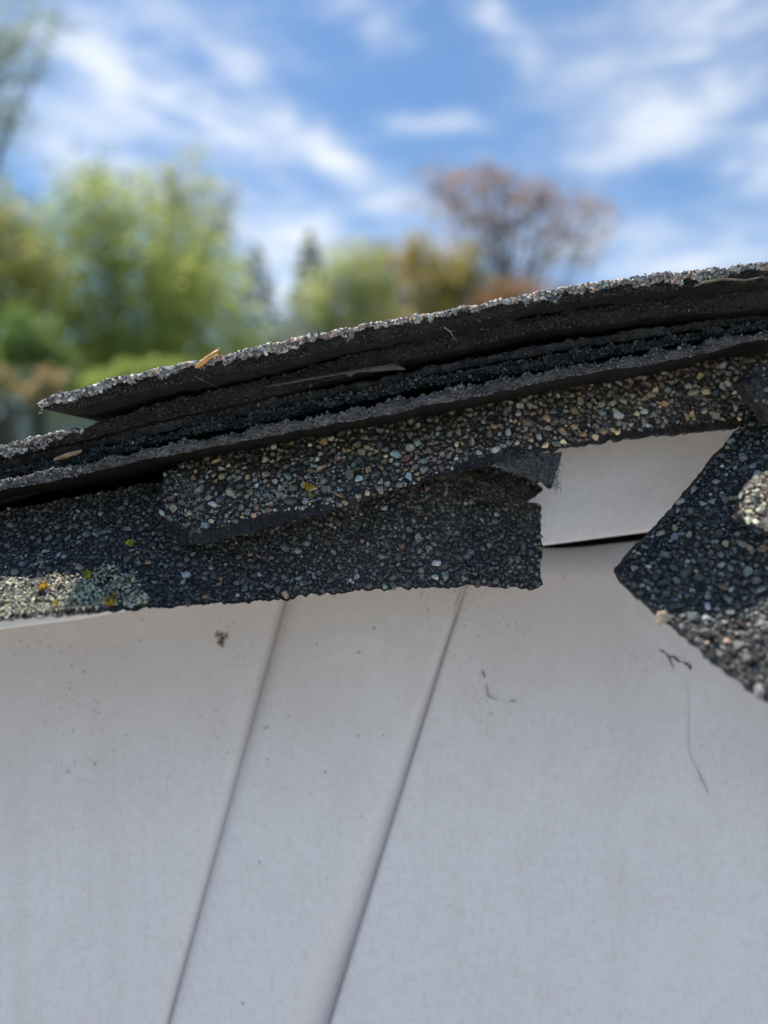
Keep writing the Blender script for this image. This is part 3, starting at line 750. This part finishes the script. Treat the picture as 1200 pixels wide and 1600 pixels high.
# --- layers on the roof, top to bottom (outlines in photograph pixels, depth in metres)
capT = [(58, 634), (70, 627), (100, 615), (150, 603), (200, 590), (250, 577), (330, 562), (400, 546), (500, 523), (600, 504), (700, 487), (800, 467), (900, 447), (1000, 434), (1100, 424), (1150, 417), (1200, 412), (1500, 372)]
capB = [(58, 638), (80, 640), (110, 637), (150, 628), (250, 606), (400, 574), (500, 551), (600, 530), (700, 512), (850, 478), (1025, 454), (1200, 436), (1500, 396)]
capY = [(58, .1650), (150, .1665), (600, .168), (1200, .167), (1500, .167)]
cap, capz, capy = slab('topmost shingle with a sunlit gritty edge and a pointed left tip', capT, capB, capY, 58, 1480, M_brown, seed=11, shear=0.14, teeth=2.0, rough=0.6)
L2T = [(-300, 780), (0, 701), (60, 685), (125, 669), (250, 628), (400, 594), (600, 541), (850, 490), (1025, 464), (1200, 444), (1500, 404)]
L2B = [(-300, 797), (0, 716), (125, 688), (250, 655), (400, 624), (600, 570), (850, 516), (1025, 494), (1200, 480), (1500, 440)]
l2, l2z, l2y = slab('second shingle from the top, brown cut edge, bare grit where the top one ends', L2T, L2B, [(-300, .172), (125, .174), (600, .1745), (1200, .173), (1500, .173)], -300, 1480, M_brown, seed=21, teeth=2.6, rough=0.5, recess=0.0006)
L3T = [(-300, 797), (0, 719), (125, 690), (250, 657), (400, 627), (600, 588), (850, 537), (1025, 510), (1200, 492), (1500, 452)]
L3B = [(-300, 813), (0, 735), (125, 707), (250, 675), (400, 645), (600, 600), (850, 550), (1025, 522), (1200, 503), (1500, 463)]
l3, l3z, l3y = slab('third shingle from the top with a dull grey torn edge', L3T, L3B, [(-300, .178), (1500, .180)], -300, 1480, M_mid, seed=31, teeth=2.6, rough=0.6)
L4T = [(-300, 816), (0, 737), (125, 707), (250, 678), (400, 646), (600, 601), (850, 558), (1025, 529), (1200, 500), (1500, 450)]
L4B = [(-300, 832), (0, 749), (125, 724), (250, 691), (400, 663), (600, 617), (850, 575), (1025, 543), (1200, 512), (1500, 462)]
l4, l4z, l4y = slab('fourth shingle from the top, thin and bluish black with a crumbling edge', L4T, L4B, [(-300, .1765), (1500, .178)], -300, 1480, M_blue, seed=41, teeth=3.6, rough=0.9)
L5T = [(-300, 834), (0, 752), (125, 724), (250, 697), (400, 669), (600, 630), (700, 607), (850, 582), (1025, 549), (1200, 515), (1500, 465)]
L5B = [(-300, 848), (0, 768), (125, 742), (250, 713), (400, 687), (600, 647), (700, 626), (850, 598), (1025, 566), (1200, 530), (1500, 480)]
l5, l5z, l5y = slab('lowest flat shingle with a pale lavender-grey torn edge and black underside', L5T, L5B, [(-300, .168), (0, .169), (600, .1705), (1200, .1715), (1500, .172)], -300, 1480, M_lav, seed=51, teeth=4.0, rough=0.7, recess=0.0)
for o_ in (l5,):
    o_.data.materials.append(mat_asphalt('asphalt_underside', (0.004, 0.004, 0.004), (0.018, 0.014, 0.012)))
    nrow = 3+4+11
    N_ = len(np.arange(-300, 1480+1.6, 1.6))
    mi = np.zeros(len(o_.data.polygons), dtype=np.int32)
    mi[(3+4+10)*(N_-1):] = 1
    o_.data.polygons.foreach_set('material_index', mi)
L6T = [(-300, 880), (0, 803), (120, 786), (250, 764), (330, 750)]
L6B = [(-300, 900), (0, 824), (120, 806), (250, 783), (330, 765)]
l6, _, _ = slab('short black shingle end tucked under the stack at the left', L6T, L6B, [(-300, .184), (330, .188)], -300, 330, M_tar, seed=61, teeth=3, back=0.012)

# roof deck under the shingles (carries them; seen only from other sides)
V = []
for yy in (0.21, 1.6):
    for xx in (-0.9, 0.9):
        for dz in (0, -0.012): V.append((xx, yy, CZ+0.018+xx*0.19+dz-0.006))
link('roof_deck', make_mesh('roof_deck', V, [(0, 2, 6, 4), (1, 5, 7, 3), (0, 1, 3, 2), (4, 6, 7, 5), (0, 4, 5, 1), (2, 3, 7, 6)]), mat_plain('deck_wood', (0.12, 0.085, 0.055), 0.8, 20, 0.3), roof)

# --- grit on the upper edges of the layers
def rim_grit(parent, top, Yf, x0, x1, n_, pal, sizes, seed, dback=(0.0, 0.005), dface=(0, 7), bright=1.0, singles=0, shear=0.0):
    r = np.random.default_rng(seed)
    px = x0+(x1-x0)*r.random(n_)
    o_ = OUTL[id(top)]; Y0 = ip(px, Yf); zt = CZ-(np.interp(px, o_[0], o_[1])-800)/F*Y0
    band = 0.35+1.1*np.clip(0.5+1.3*fbm(px*0.035, px*0, seed+3, 4), 0, 1)
    onface = r.random(n_) < 0.45*band+0.1
    d = np.where(onface, -0.0001, dback[0]+(dback[1]-dback[0])*r.random(n_)**1.5)
    dz = np.where(onface, -(dface[0]+(dface[1]-dface[0])*band*r.random(n_)**1.6)/F*Y0, 0)
    P = np.stack([(px-600)/F*Y0+shear*d, Y0+d, zt+dz], -1)
    nn = np.where(onface[:, None], np.array([0, -0.75, 0.65]), np.array([-0.1, -0.2, 1.0]))
    sz = (sizes[0]+(sizes[1]-sizes[0])*r.random(n_)**2.2)*0.001
    chips('granule_coating', P, nn, sz, palette(r, n_, pal)*bright, M_gran, parent, seed, 0.7, singles, 0.1)
PAL_RIM = [(20, (0.10, 0.10, 0.10)), (24, (0.22, 0.215, 0.21)), (16, (0.38, 0.37, 0.35)), (7, (0.40, 0.27, 0.19)), (8, (0.04, 0.04, 0.042)), (4, (0.26, 0.15, 0.11))]
rim_grit(cap, capT, capY, 62, 1300, 7500, PAL_RIM, (0.35, 1.0), 71, dface=(0, 10), singles=150, bright=1.45)
rim_grit(l2, L2T, [(-300, .172), (125, .174), (600, .1745)], -120, 130, 1500, PAL_RIM, (0.35, 0.9), 72, dface=(-1, 12), bright=1.25)
rim_grit(l3, L3T, [(-300, .178), (1500, .180)], -120, 500, 500, PAL_DARK, (0.3, 0.6), 73, dface=(0, 14))
rim_grit(l4, L4T, [(-300, .1765), (1500, .178)], -120, 1250, 1700, PAL_DARK, (0.25, 0.6), 74, dface=(-1, 12), bright=0.8)
rim_grit(l5, L5T, [(-300, .168), (0, .169), (600, .1705), (1200, .1715)], -120, 1250, 900, [(3, (0.08, 0.08, 0.085)), (3, (0.14, 0.135, 0.14)), (0.4, (0.24, 0.12, 0.09))], (0.25, 0.6), 75, dface=(-1, 8))
rim_grit(l5, L5T, [(-300, .168), (0, .169), (600, .1705), (1200, .1715)], -120, 128, 500, PAL_RIM, (0.3, 0.6), 76, dface=(-1, 13))

def face_crumbs(parent, top, bot, Yf, x0, x1, n_, pal, seed, recess=0.0, sz=(0.18, 0.5)):
    r = np.random.default_rng(seed)
    px = x0+(x1-x0)*r.random(n_); f = r.random(n_); Y0 = ip(px, Yf) if isinstance(Yf, list) else Yf+0*px
    o_ = OUTL[id(top)]; py = np.interp(px, o_[0], o_[1]+1.5)*(1-f)+np.interp(px, o_[0], o_[2])*f
    kp = r.random(n_) < np.clip(0.45+1.6*fbm(px*0.03, py*0.12, seed, 4), 0.04, 1); px, f, Y0, py = px[kp], f[kp], Y0[kp], py[kp]; n_ = len(px)
    P = np.stack([(px-600)/F*Y0, Y0+recess*f+0.0001, CZ-(py-800)/F*Y0], -1)
    nn = np.tile([0, -1.0, 0.1], (n_, 1)); s_ = (sz[0]+(sz[1]-sz[0])*r.random(n_)**2)*0.001
    chips('tar_crumbs', P, nn, s_, palette(r, n_, pal), M_gran, parent, seed, 0.8, 0, 0.0)
PAL_CB = [(6, (0.014, 0.012, 0.011)), (4, (0.030, 0.024, 0.020)), (0.7, (0.06, 0.048, 0.04)), (0.1, (0.16, 0.14, 0.12))]
PAL_CU = [(6, (0.022, 0.025, 0.028)), (4, (0.05, 0.057, 0.062)), (1.2, (0.11, 0.12, 0.125)), (0.2, (0.22, 0.13, 0.1))]
PAL_CL = [(5, (0.09, 0.087, 0.095)), (4, (0.16, 0.153, 0.165)), (1, (0.05, 0.05, 0.052)), (0.25, (0.24, 0.13, 0.1))]
face_crumbs(cap, capT, capB, capY, 80, 1300, 9000, PAL_CB, 171)
face_crumbs(l2, L2T, L2B, [(-300, .172), (125, .174), (600, .1745), (1200, .173)], -120, 1300, 10000, PAL_CB, 172, 0.0006)
face_crumbs(l3, L3T, L3B, [(-300, .178), (1500, .180)], -120, 1300, 2600, PAL_CU, 173, 0, (0.15, 0.4))
face_crumbs(l4, L4T, L4B, [(-300, .1765), (1500, .178)], -120, 1300, 8000, PAL_CU, 174, 0, (0.2, 0.6))
face_crumbs(l5, L5T, L5B, [(-300, .168), (0, .169), (600, .1705), (1200, .1715)], -120, 1300, 6000, PAL_CL, 175, 0, (0.15, 0.5))

# --- hanging shingles
lowS = Sheet('long dark shingle hanging lowest, granules thinned out, lichen crust on its left end',
             [(-300, 800), (0, 800), (250, 752), (450, 735), (600, 700), (700, 715), (740, 779), (846, 786)],
             [(-300, 1000), (0, 970), (100, 962), (200, 955), (270, 948), (400, 940), (455, 936), (500, 928), (600, 921), (700, 917), (770, 915), (805, 919), (833, 925), (846, 912)],
             [(-300, .180), (0, .181), (300, .188), (846, .191)],
             [(-300, .147), (0, .1475), (160, .1495), (280, .158), (450, .168), (700, .174), (846, .178)], -300, 846, M_tar, curl=1.05, seed=81, xrag=5.0, rag=5.5, thick=0.0030)
bentS = Sheet('bent brown-tan shingle strip covered in coarse granules, folded over the dark lower one',
              [(252, 752), (262, 735), (300, 718), (400, 690), (600, 652), (850, 604), (1025, 572), (1180, 545), (1230, 540)],
              [(252, 790), (258, 818), (268, 838), (282, 849), (300, 852), (340, 845), (450, 817), (550, 789), (640, 757), (750, 730), (883, 698), (996, 683), (1100, 675), (1156, 668), (1180, 655), (1230, 640)],
              [(252, .178), (300, .190), (600, .194), (1230, .196)],
              [(252, .168), (300, .1655), (500, .169), (700, .174), (883, .181), (1156, .184), (1230, .186)], 252, 1230, M_brtar, curl=0.85, seed=91, xrag=7.0, rag=5.0, thick=0.0034, wave=0.0010)
rightS = Sheet('large torn shingle sagging out at the right edge, its lower half in full sun',
               [(966, 893), (975, 880), (985, 868), (1030, 822), (1060, 788), (1085, 758), (1120, 715), (1160, 668), (1200, 630), (1420, 560)],
               [(966, 896), (972, 912), (1000, 934), (1040, 968), (1080, 1003), (1130, 1045), (1165, 1073), (1200, 1097), (1420, 1270)],
               [(966, .157), (1030, .168), (1160, .180), (1420, .180)],
               [(966, .156), (1000, .146), (1100, .137), (1200, .129), (1420, .118)], 966, 1400, M_tar, curl=0.8, seed=101, rag=6.0, thick=0.0030, wave=0.0008)
tabS = Sheet('small torn black shingle tab poking out above the corner of the lowest one',
             [(600, 700), (815, 738), (835, 748), (848, 762)],
             [(600, 765), (700, 778), (760, 782), (820, 782), (838, 777), (848, 768)],
             [(600, .192), (848, .190)], [(600, .186), (848, .184)], 600, 848, M_brtar, curl=1, seed=111, rag=6, thick=0.0022)
lumpS = Sheet('corner of an upper shingle jutting towards the viewer at the right edge, cream granules in the sun',
              [(1154, 800), (1160, 772), (1175, 750), (1200, 738), (1330, 700)],
              [(1154, 806), (1165, 818), (1185, 826), (1200, 832), (1330, 880)],
              [(1154, .149), (1200, .149), (1330, .150)], [(1154, .147), (1330, .140)], 1154, 1330, M_brtar, curl=1, seed=121, rag=5, thick=0.0018)
upS = Sheet('dark crumpled shingle scrap wedged under the stack at the right edge',
            [(1160, 592), (1180, 572), (1200, 566), (1400, 520)], [(1160, 600), (1172, 618), (1186, 628), (1200, 652), (1400, 690)],
            [(1165, .170), (1400, .170)], [(1165, .167), (1400, .160)], 1160, 1400, M_brtar, curl=1, seed=131, rag=12, thick=0.004, wave=0.003)

n1 = lowS.add_coat(PAL_DARK, (1.35, 1.05, 0.82, 0.6, 0.4), (160, 3500, 9000, 16000, 20000), tmax=0.975, singles=290, seed=5, sink=0.05,
                   mask=lambda px, t, y: np.where((t < 0.12), 0.45, 0.9)*np.where(fbm(px*0.02, y*0.03, 7, 3) > -0.6, 1, 0.4), fill=0.68, tilt=0.26)
def bent_lim(px):
    lim = ip(px, [(252, 800), (300, 830), (350, 815), (437, 790), (533, 782), (590, 762), (650, 747), (733, 712), (817, 690), (900, 690), (967, 671), (1054, 657), (1170, 646), (1300, 640)])
    a = bentS.py(px, np.zeros_like(px)); b = bentS.py(px, np.ones_like(px))
    return (lim+7+5*fbm(px*0.03, px*0, 3, 3)-a)/(b-a)
n2 = bentS.add_coat(PAL_TAN, (1.45, 1.1, 0.85, 0.55), (500, 4000, 9000, 16000), tmax=bent_lim, singles=290, seed=6, fill=0.64, bright=1.55, tilt=0.35)
n2b = bentS.add_coat([(5, (0.034, 0.028, 0.025)), (3, (0.07, 0.058, 0.05)), (0.4, (0.2, 0.18, 0.16))], (0.5, 0.3), (1500, 4000), tmin=0.45, tmax=0.99, seed=16, sink=0.0, name='tar_crumbs')
n3 = rightS.add_coat(PAL_BRIGHT, (1.5, 1.1, 0.8, 0.55), (240, 3000, 9000, 14000), tmax=0.992, singles=290, seed=8, fill=0.68, tilt=0.5,
                     mask=lambda px, t, y: np.where(t < 0.1, 0.6, 1.0))
PAL_FINE = [(5, (0.045, 0.042, 0.040)), (4, (0.085, 0.081, 0.077)), (3, (0.14, 0.135, 0.128)), (0.6, (0.25, 0.25, 0.25)), (0.5, (0.2, 0.13, 0.09))]
lowS.add_coat(PAL_FINE, (0.42, 0.26), (9000, 22000), tmax=0.985, seed=55, fill=0.5, tilt=0.8, sink=-0.1, name='fine_granules')
rightS.add_coat(PAL_FINE, (0.45, 0.3), (9000, 20000), tmax=0.99, seed=58, fill=0.5, tilt=0.8, sink=0.0, name='fine_granules')
bentS.add_coat([(5, (0.05, 0.044, 0.04)), (3, (0.10, 0.085, 0.075)), (1, (0.2, 0.17, 0.14))], (0.42, 0.28), (7000, 12000), tmax=bent_lim, seed=56, fill=0.5, tilt=0.8, sink=-0.1, name='fine_granules')
n4 = tabS.add_coat(PAL_DARK, (0.9, 0.5), (160, 2600), seed=9, bright=0.5, fill=0.66)
n5 = lumpS.add_coat([(4, (0.50, 0.42, 0.30)), (3, (0.52, 0.47, 0.36)), (1.5, (0.35, 0.22, 0.17)), (2, (0.18, 0.17, 0.15))], (0.95, 0.6, 0.38), (300, 3000, 8000), seed=10, fill=0.56, bright=1.25)
n6 = upS.add_coat([(4, (0.05, 0.042, 0.038)), (2, (0.09, 0.07, 0.06)), (0.7, (0.2, 0.18, 0.15))], (1.0, 0.6), (500, 3000), seed=12, fill=0.65)
print('granules', n1, n2, n2b, n3, n4, n5, n6)

# --- lichen crusts on the lower and the bent shingle
PAL_LI = [(5, (0.68, 0.60, 0.42)), (4, (0.54, 0.48, 0.36)), (4, (0.74, 0.68, 0.50)), (0.8, (0.28, 0.26, 0.20))]
PAL_LG = [(4, (0.30, 0.29, 0.27)), (4, (0.40, 0.39, 0.36)), (1, (0.14, 0.15, 0.14))]
def lichen_mask_low(px, t, y):
    e = ip(px, [(-300, 900), (0, 912), (60, 905), (130, 898), (180, 892), (215, 895), (240, 965), (300, 2000)])+14*fbm(px*0.05, y*0.04, 79, 3)+ip(px, [(0, 0), (1, 0)])
    base = np.clip((y-e)/18+0.25, 0, 1)
    return base*np.clip(0.5+1.5*fbm(px*0.045, y*0.05, 77, 3)+0.25, 0, 1)
P, N, sz, c = lowS.coat(PAL_LI, (0.6, 0.42, 0.28), (2200, 14000, 36000), tmax=0.972, seed=21, mask=lichen_mask_low, fill=0.44)
chips('lichen', P+N*0.0006, N, sz*1.2, c, M_lichen, lowS.obj, 21, 0.9, 0, 0.3)
def lm2(px, t, y):
    d1 = ((px-190)/55)**2+((y-868)/22)**2; d2 = ((px-60)/70)**2+((y-885)/16)**2; d3 = ((px-135)/26)**2+((y-806)/10)**2
    return np.clip(1.2-np.minimum(np.minimum(d1, d2), d3), 0, 1)*np.clip(0.35+1.6*fbm(px*0.06, y*0.06, 78, 3), 0, 1)
P, N, sz, c = lowS.coat(PAL_LG, (0.7, 0.45, 0.3), (800, 6000, 14000), seed=22, mask=lm2, fill=0.5)
chips('lichen', P+N*0.0005, N, sz*1.15, c, M_lichen, lowS.obj, 22, 0.9, 0, 0.3)
def lm3(px, t, y):
    d1 = ((px-290)/30)**2+((y-765)/26)**2; d2 = ((px-430)/42)**2+((y-776)/15)**2; d3 = ((px-305)/20)**2+((y-805)/10)**2; d4 = ((px-490)/20)**2+((y-755)/12)**2
    return np.clip(1.1-np.minimum(np.minimum(d1, d2), np.minimum(d3, d4)), 0, 1)
P, N, sz, c = bentS.coat(PAL_LG, (0.55, 0.38, 0.26), (1000, 6000, 14000), seed=23, mask=lm3, fill=0.5, tmax=0.93)
chips('lichen', P+N*0.0005, N, sz*1.15, c, M_lichen, bentS.obj, 23, 0.9, 0, 0.3)
def spots(sheet, lst, seed):
    Ps, Ns, Ss, Cs = [], [], [], []
    r = np.random.default_rng(seed)
    for (x, y, rad, col) in lst:
        k = int(rad*4)
        px = x+r.normal(size=k)*rad*.36; py = y+r.normal(size=k)*rad*.3
        a = sheet.py(px, np.zeros(k)); b = sheet.py(px, np.ones(k)); t = np.clip((py-a)/(b-a), 0, .97)
        N = sheet.normal(px, t); Ps.append(sheet.pt(px, t)+N*0.0009); Ns.append(N); Ss.append(0.00022+0.0004*r.random(k)); Cs.append(np.array(col)*(0.6+0.7*r.random((k, 1))))
    chips('yellow_lichen', np.concatenate(Ps), np.concatenate(Ns), np.concatenate(Ss), np.concatenate(Cs), M_lichen, sheet.obj, seed, 0.9, 0, 0.3)
YL = (0.45, 0.37, 0.05); YG = (0.33, 0.31, 0.10); YO = (0.60, 0.33, 0.02)
spots(lowS, [(138, 903, 10, YL), (205, 852, 7, YL), (170, 945, 11, YO), (70, 920, 8, YO), (90, 948, 5, YL)], 31)
spots(bentS, [(483, 764, 8, YO), (487, 776, 5, YG), (393, 774, 4, YG)], 32)

# torn felt sliver between the layers
M_felt = mat_plain('grey_felt', (0.075, 0.07, 0.067), 0.9, 900, 0.35, 0.0004)
def sliver(name, tp, bt, Y, mat, parent, label=None, n_=60, th=0.0004, curl=0.0006):
    x0, x1 = tp[0][0], tp[-1][0]; px = np.linspace(x0, x1, n_); V = []
    for k in range(5):
        f = k/4; py = ip(px, tp)*(1-f)+ip(px, bt)*f
        V.append(np.stack(U(px, py, Y-curl*math.sin(math.pi*f)+0.0003*fbm(px*0.05, px*0+f*3, 3, 2)), -1))
    V = np.array(V); Vb = V+np.array([0, th, 0])
    idx = np.arange(5*n_).reshape(5, n_); o2 = 5*n_
    q = np.stack([idx[:-1, :-1], idx[1:, :-1], idx[1:, 1:], idx[:-1, 1:]], -1).reshape(-1, 4)
    a, b = idx[-1][:-1], idx[-1][1:]; a2, b2 = idx[0][:-1], idx[0][1:]
    Fq = np.concatenate([q, q[:, ::-1]+o2, np.stack([a, b, b+o2, a+o2], -1), np.stack([b2, a2, a2+o2, b2+o2], -1)])
    o = link(name, make_mesh(name, np.concatenate([V.reshape(-1, 3), Vb.reshape(-1, 3)]), Fq, smooth=True), mat, parent)
    if label: o['label'] = label
    return o
sliver('felt_strip', [(415, 603), (450, 596), (483, 590), (540, 580), (583, 573), (600, 571), (617, 567), (634, 576)],
       [(415, 605), (450, 600), (483, 594), (540, 584), (547, 590), (556, 582), (583, 581), (617, 578), (634, 578)], 0.1728, M_felt, roof, 'pale torn felt sliver sticking out between the shingles')
M_tan = mat_plain('bleached_felt', (0.17, 0.145, 0.11), 0.9, 900, 0.3, 0.0003)
sliver('felt_strip', [(1085, 447), (1100, 438), (1130, 434), (1165, 436), (1195, 431)], [(1085, 448), (1100, 443), (1130, 437), (1165, 439), (1195, 433)], 0.1655, M_tan, roof, 'bleached tan felt sliver on the edge of the topmost shingle')
sliver('felt_strip', [(84, 716), (100, 709), (127, 702)], [(84, 720), (100, 717), (127, 707)], 0.1735, mat_plain('tan_chip', (0.42, 0.27, 0.17), 0.8, 400, 0.3), roof, 'small tan chip between the layers at the left', n_=16)

# grey fibrous fluff (torn glass mat) below the bent shingle
M_fluff = mat_plain('fibre_fluff', (0.055, 0.056, 0.06), 0.9, 700, 0.4, 0.0005)
r = np.random.default_rng(91)
tor = sliver('fibre_mat', [(776, 722), (800, 716), (850, 708), (878, 706)], [(776, 728), (790, 737), (800, 735), (812, 746), (822, 744), (836, 756), (846, 753), (856, 764), (863, 762), (868, 738), (873, 731), (878, 708)], 0.1805, M_fluff, None, n_=40)
fib = []
for i in range(900):
    x = 772+r.random()*100; y = 710+r.random()*(10+0.42*(x-772))
    a = r.normal()*1.4+0.8; L = 4+r.random()*10; Yd = 0.1797+r.normal()*0.0006
    pts = [U(x+math.cos(a+k*.25)*L*k/3, y+math.sin(a+k*.25)*L*k/3, Yd-0.0003*k) for k in range(4)]
    fib.append((pts, 0.00006))
fm = tubes_mesh('fibre', fib, 3)
tor['label'] = 'tuft of grey fibrous mat hanging under the bent shingle in front of the fascia'; tor['category'] = 'fibre mat'
fo_ = link('fibre', fm, mat_plain('fibre_strand', (0.17, 0.175, 0.185), 0.8, 700, 0.3), tor, kind='stuff')

# dry stalk on the topmost shingle
M_stalk = mat_plain('dry_stalk', (0.55, 0.29, 0.09), 0.55, 600, 0.25, 0.0002)
st = tubes_mesh('dry_stalk', [([U(305, 574, .166), U(314, 569, .166), U(323, 561, .166), U(332, 554, .1662), (U(340, 549, .1665)), U(345, 552, .167), U(349, 560, .167)],
                               [.0003, .0006, .0006, .00045, .0005, .0004, .0002]),
                              ([U(338, 550, .1665), U(343, 546, .167), U(341, 543, .167)], [.0003, .0002, .0001])], 7)
link('dry_stalk', st, M_stalk, label='bent orange-tan dry stalk lying on the edge of the topmost shingle', category='plant stalk')

# bits stuck to the siding
M_bug = mat_plain('dried_dirt', (0.10, 0.06, 0.03), 0.9, 900, 0.5, 0.0003)
M_blk = mat_plain('black_stem', (0.045, 0.035, 0.03), 0.85, 900, 0.4)
SY = WY-0.0004
def smear(name, lst, label, cat, mat, group=None):
    Pp, Nn, Ss = [], [], []
    rr = np.random.default_rng(len(label))
    for (x, y, sx, sy, k, sz) in lst:
        px = x+rr.normal(size=k)*sx; py = y+rr.normal(size=k)*sy
        Pp.append(np.stack(U(px, py, SY+0*px), -1)); Nn.append(np.tile([0, -1.0, 0], (k, 1))); Ss.append(sz*(0.5+rr.random(k)))
    pos = np.concatenate(Pp); nn = np.concatenate(Nn); ss = np.concatenate(Ss)
    a, b, n_ = frames(nn, rr, 0.4); V = []; Fc = []; off = 0
    for i in range(len(pos)):
        pv, pf = PROTO[i % 14]
        V.append((pv*ss[i])@np.stack([a[i], b[i], n_[i]])+pos[i]); Fc.append(pf+off); off += len(pv)
    o = link(name, make_mesh(name, np.concatenate(V), np.concatenate(Fc)), mat, label=label, category=cat)
    if group: o['group'] = group
smear('dried_insect', [(345, 1000, 2.5, 5, 26, .00035), (341, 993, 2.5, 2.5, 10, .0003), (353, 993, 1.2, 3, 8, .0003), (348, 1009, 2, 1.5, 8, .0003)],
      'brown crumpled insect remains stuck to the left siding panel', 'insect remains', M_bug)
link('dry_fibre', tubes_mesh('dry_fibre', [([U(x, y, SY) for x, y in ((1031, 1017), (1036, 1018), (1042, 1023), (1047, 1030), (1050, 1038), (1053, 1046))], [.0001, .00022, .00016, .00022, .00014, .00005]),
                                             ([U(x, y, SY) for x, y in ((1045, 1027), (1051, 1026), (1056, 1029), (1060, 1033), (1064, 1035))], [.0001, .0002, .0003, .0003, .00008]),
                                             ([U(x, y, SY) for x, y in ((1067, 1035), (1074, 1038), (1079, 1042), (1079, 1047))], [.0001, .0003, .0004, .0002])], 5), M_blk,
     label='curled black dry stem stuck on the siding below the sagging right shingle', category='dry fibre')
M_gs = mat_plain('grey_scratch', (0.20, 0.19, 0.18), 0.9, 900, 0.3)
link('dry_fibre', tubes_mesh('dry_fibre', [([U(x, y, SY) for x, y in ((760, 1070), (761, 1080), (763, 1088), (768, 1091), (776, 1092))], [.0001, .00013, .0002, .00012, .00005]),
                                             ([U(x, y, SY) for x, y in ((754, 1048), (757, 1056), (758, 1060))], [.0001, .0003, .0001]),
                                             ([U(x, y, SY) for x, y in ((795, 1095), (803, 1096), (809, 1098))], [.00005, .00016, .00005])], 5), M_gs,
     label='thin grey forked fibre on the siding right of the sharp seam', category='dry fibre')
link('hair', tubes_mesh('hair', [([U(x, y, SY) for x, y in ((1075, 1075), (1077, 1110), (1076, 1140), (1077, 1172), (1084, 1192), (1092, 1206))], [.00003, .00004, .00004, .00005, .00006, .00006]),
                                 ([U(x, y, SY) for x, y in ((1090, 1203), (1097, 1218), (1103, 1230), (1109, 1245))], [.00006, .00014, .00012, .00004])], 4), M_gs,
     label='long fine hair hanging down the lower right siding', category='hair')
link('hair', tubes_mesh('hair', [([U(x, y, SY) for x, y in ((410, 1136), (413, 1139), (418, 1137), (421, 1133))], [.00004, .0001, .00008, .00004])], 4), M_gs,
     label='tiny curled hair on the middle siding panel', category='hair')
smear('dirt_speck', [(148, 1194, 1, 1.5, 5, .0002), (106, 1207, 1.5, .8, 5, .0002)], 'two tiny dark dirt specks on the left siding panel', 'dirt', M_gs)
smear('dirt_speck', [(561, 1020, 1.5, 1, 5, .0002), (560, 1150, 1, 1, 3, .0002)], 'dark dirt speck on the middle siding panel', 'dirt', M_gs)
smear('dirt_speck', [(491, 1458, 2, 3, 5, .00016), (563, 1275, 1, 1, 3, .00018)], 'faint grey specks low on the middle siding panel', 'dirt', M_gs)
# cobweb threads between the layers
M_web = mat_plain('web', (0.35, 0.33, 0.32), 0.6, 100, 0.1)
link('cobweb', tubes_mesh('cobweb', [([U(695, 512, .165), U(703, 518, .166), U(716, 537, .171)], [.00012, .00010, .00003]),
                                     ([U(703, 518, .166), U(712, 516, .168)], [.00006, .00002]),
                                     ([U(305, 588, .1645), U(340, 606, .172)], .00003)], 4), M_web,
     label='thin cobweb threads across the cut edges of the upper shingles', category='cobweb')

roof['kind'] = 'thing'; wall['kind'] = 'thing'
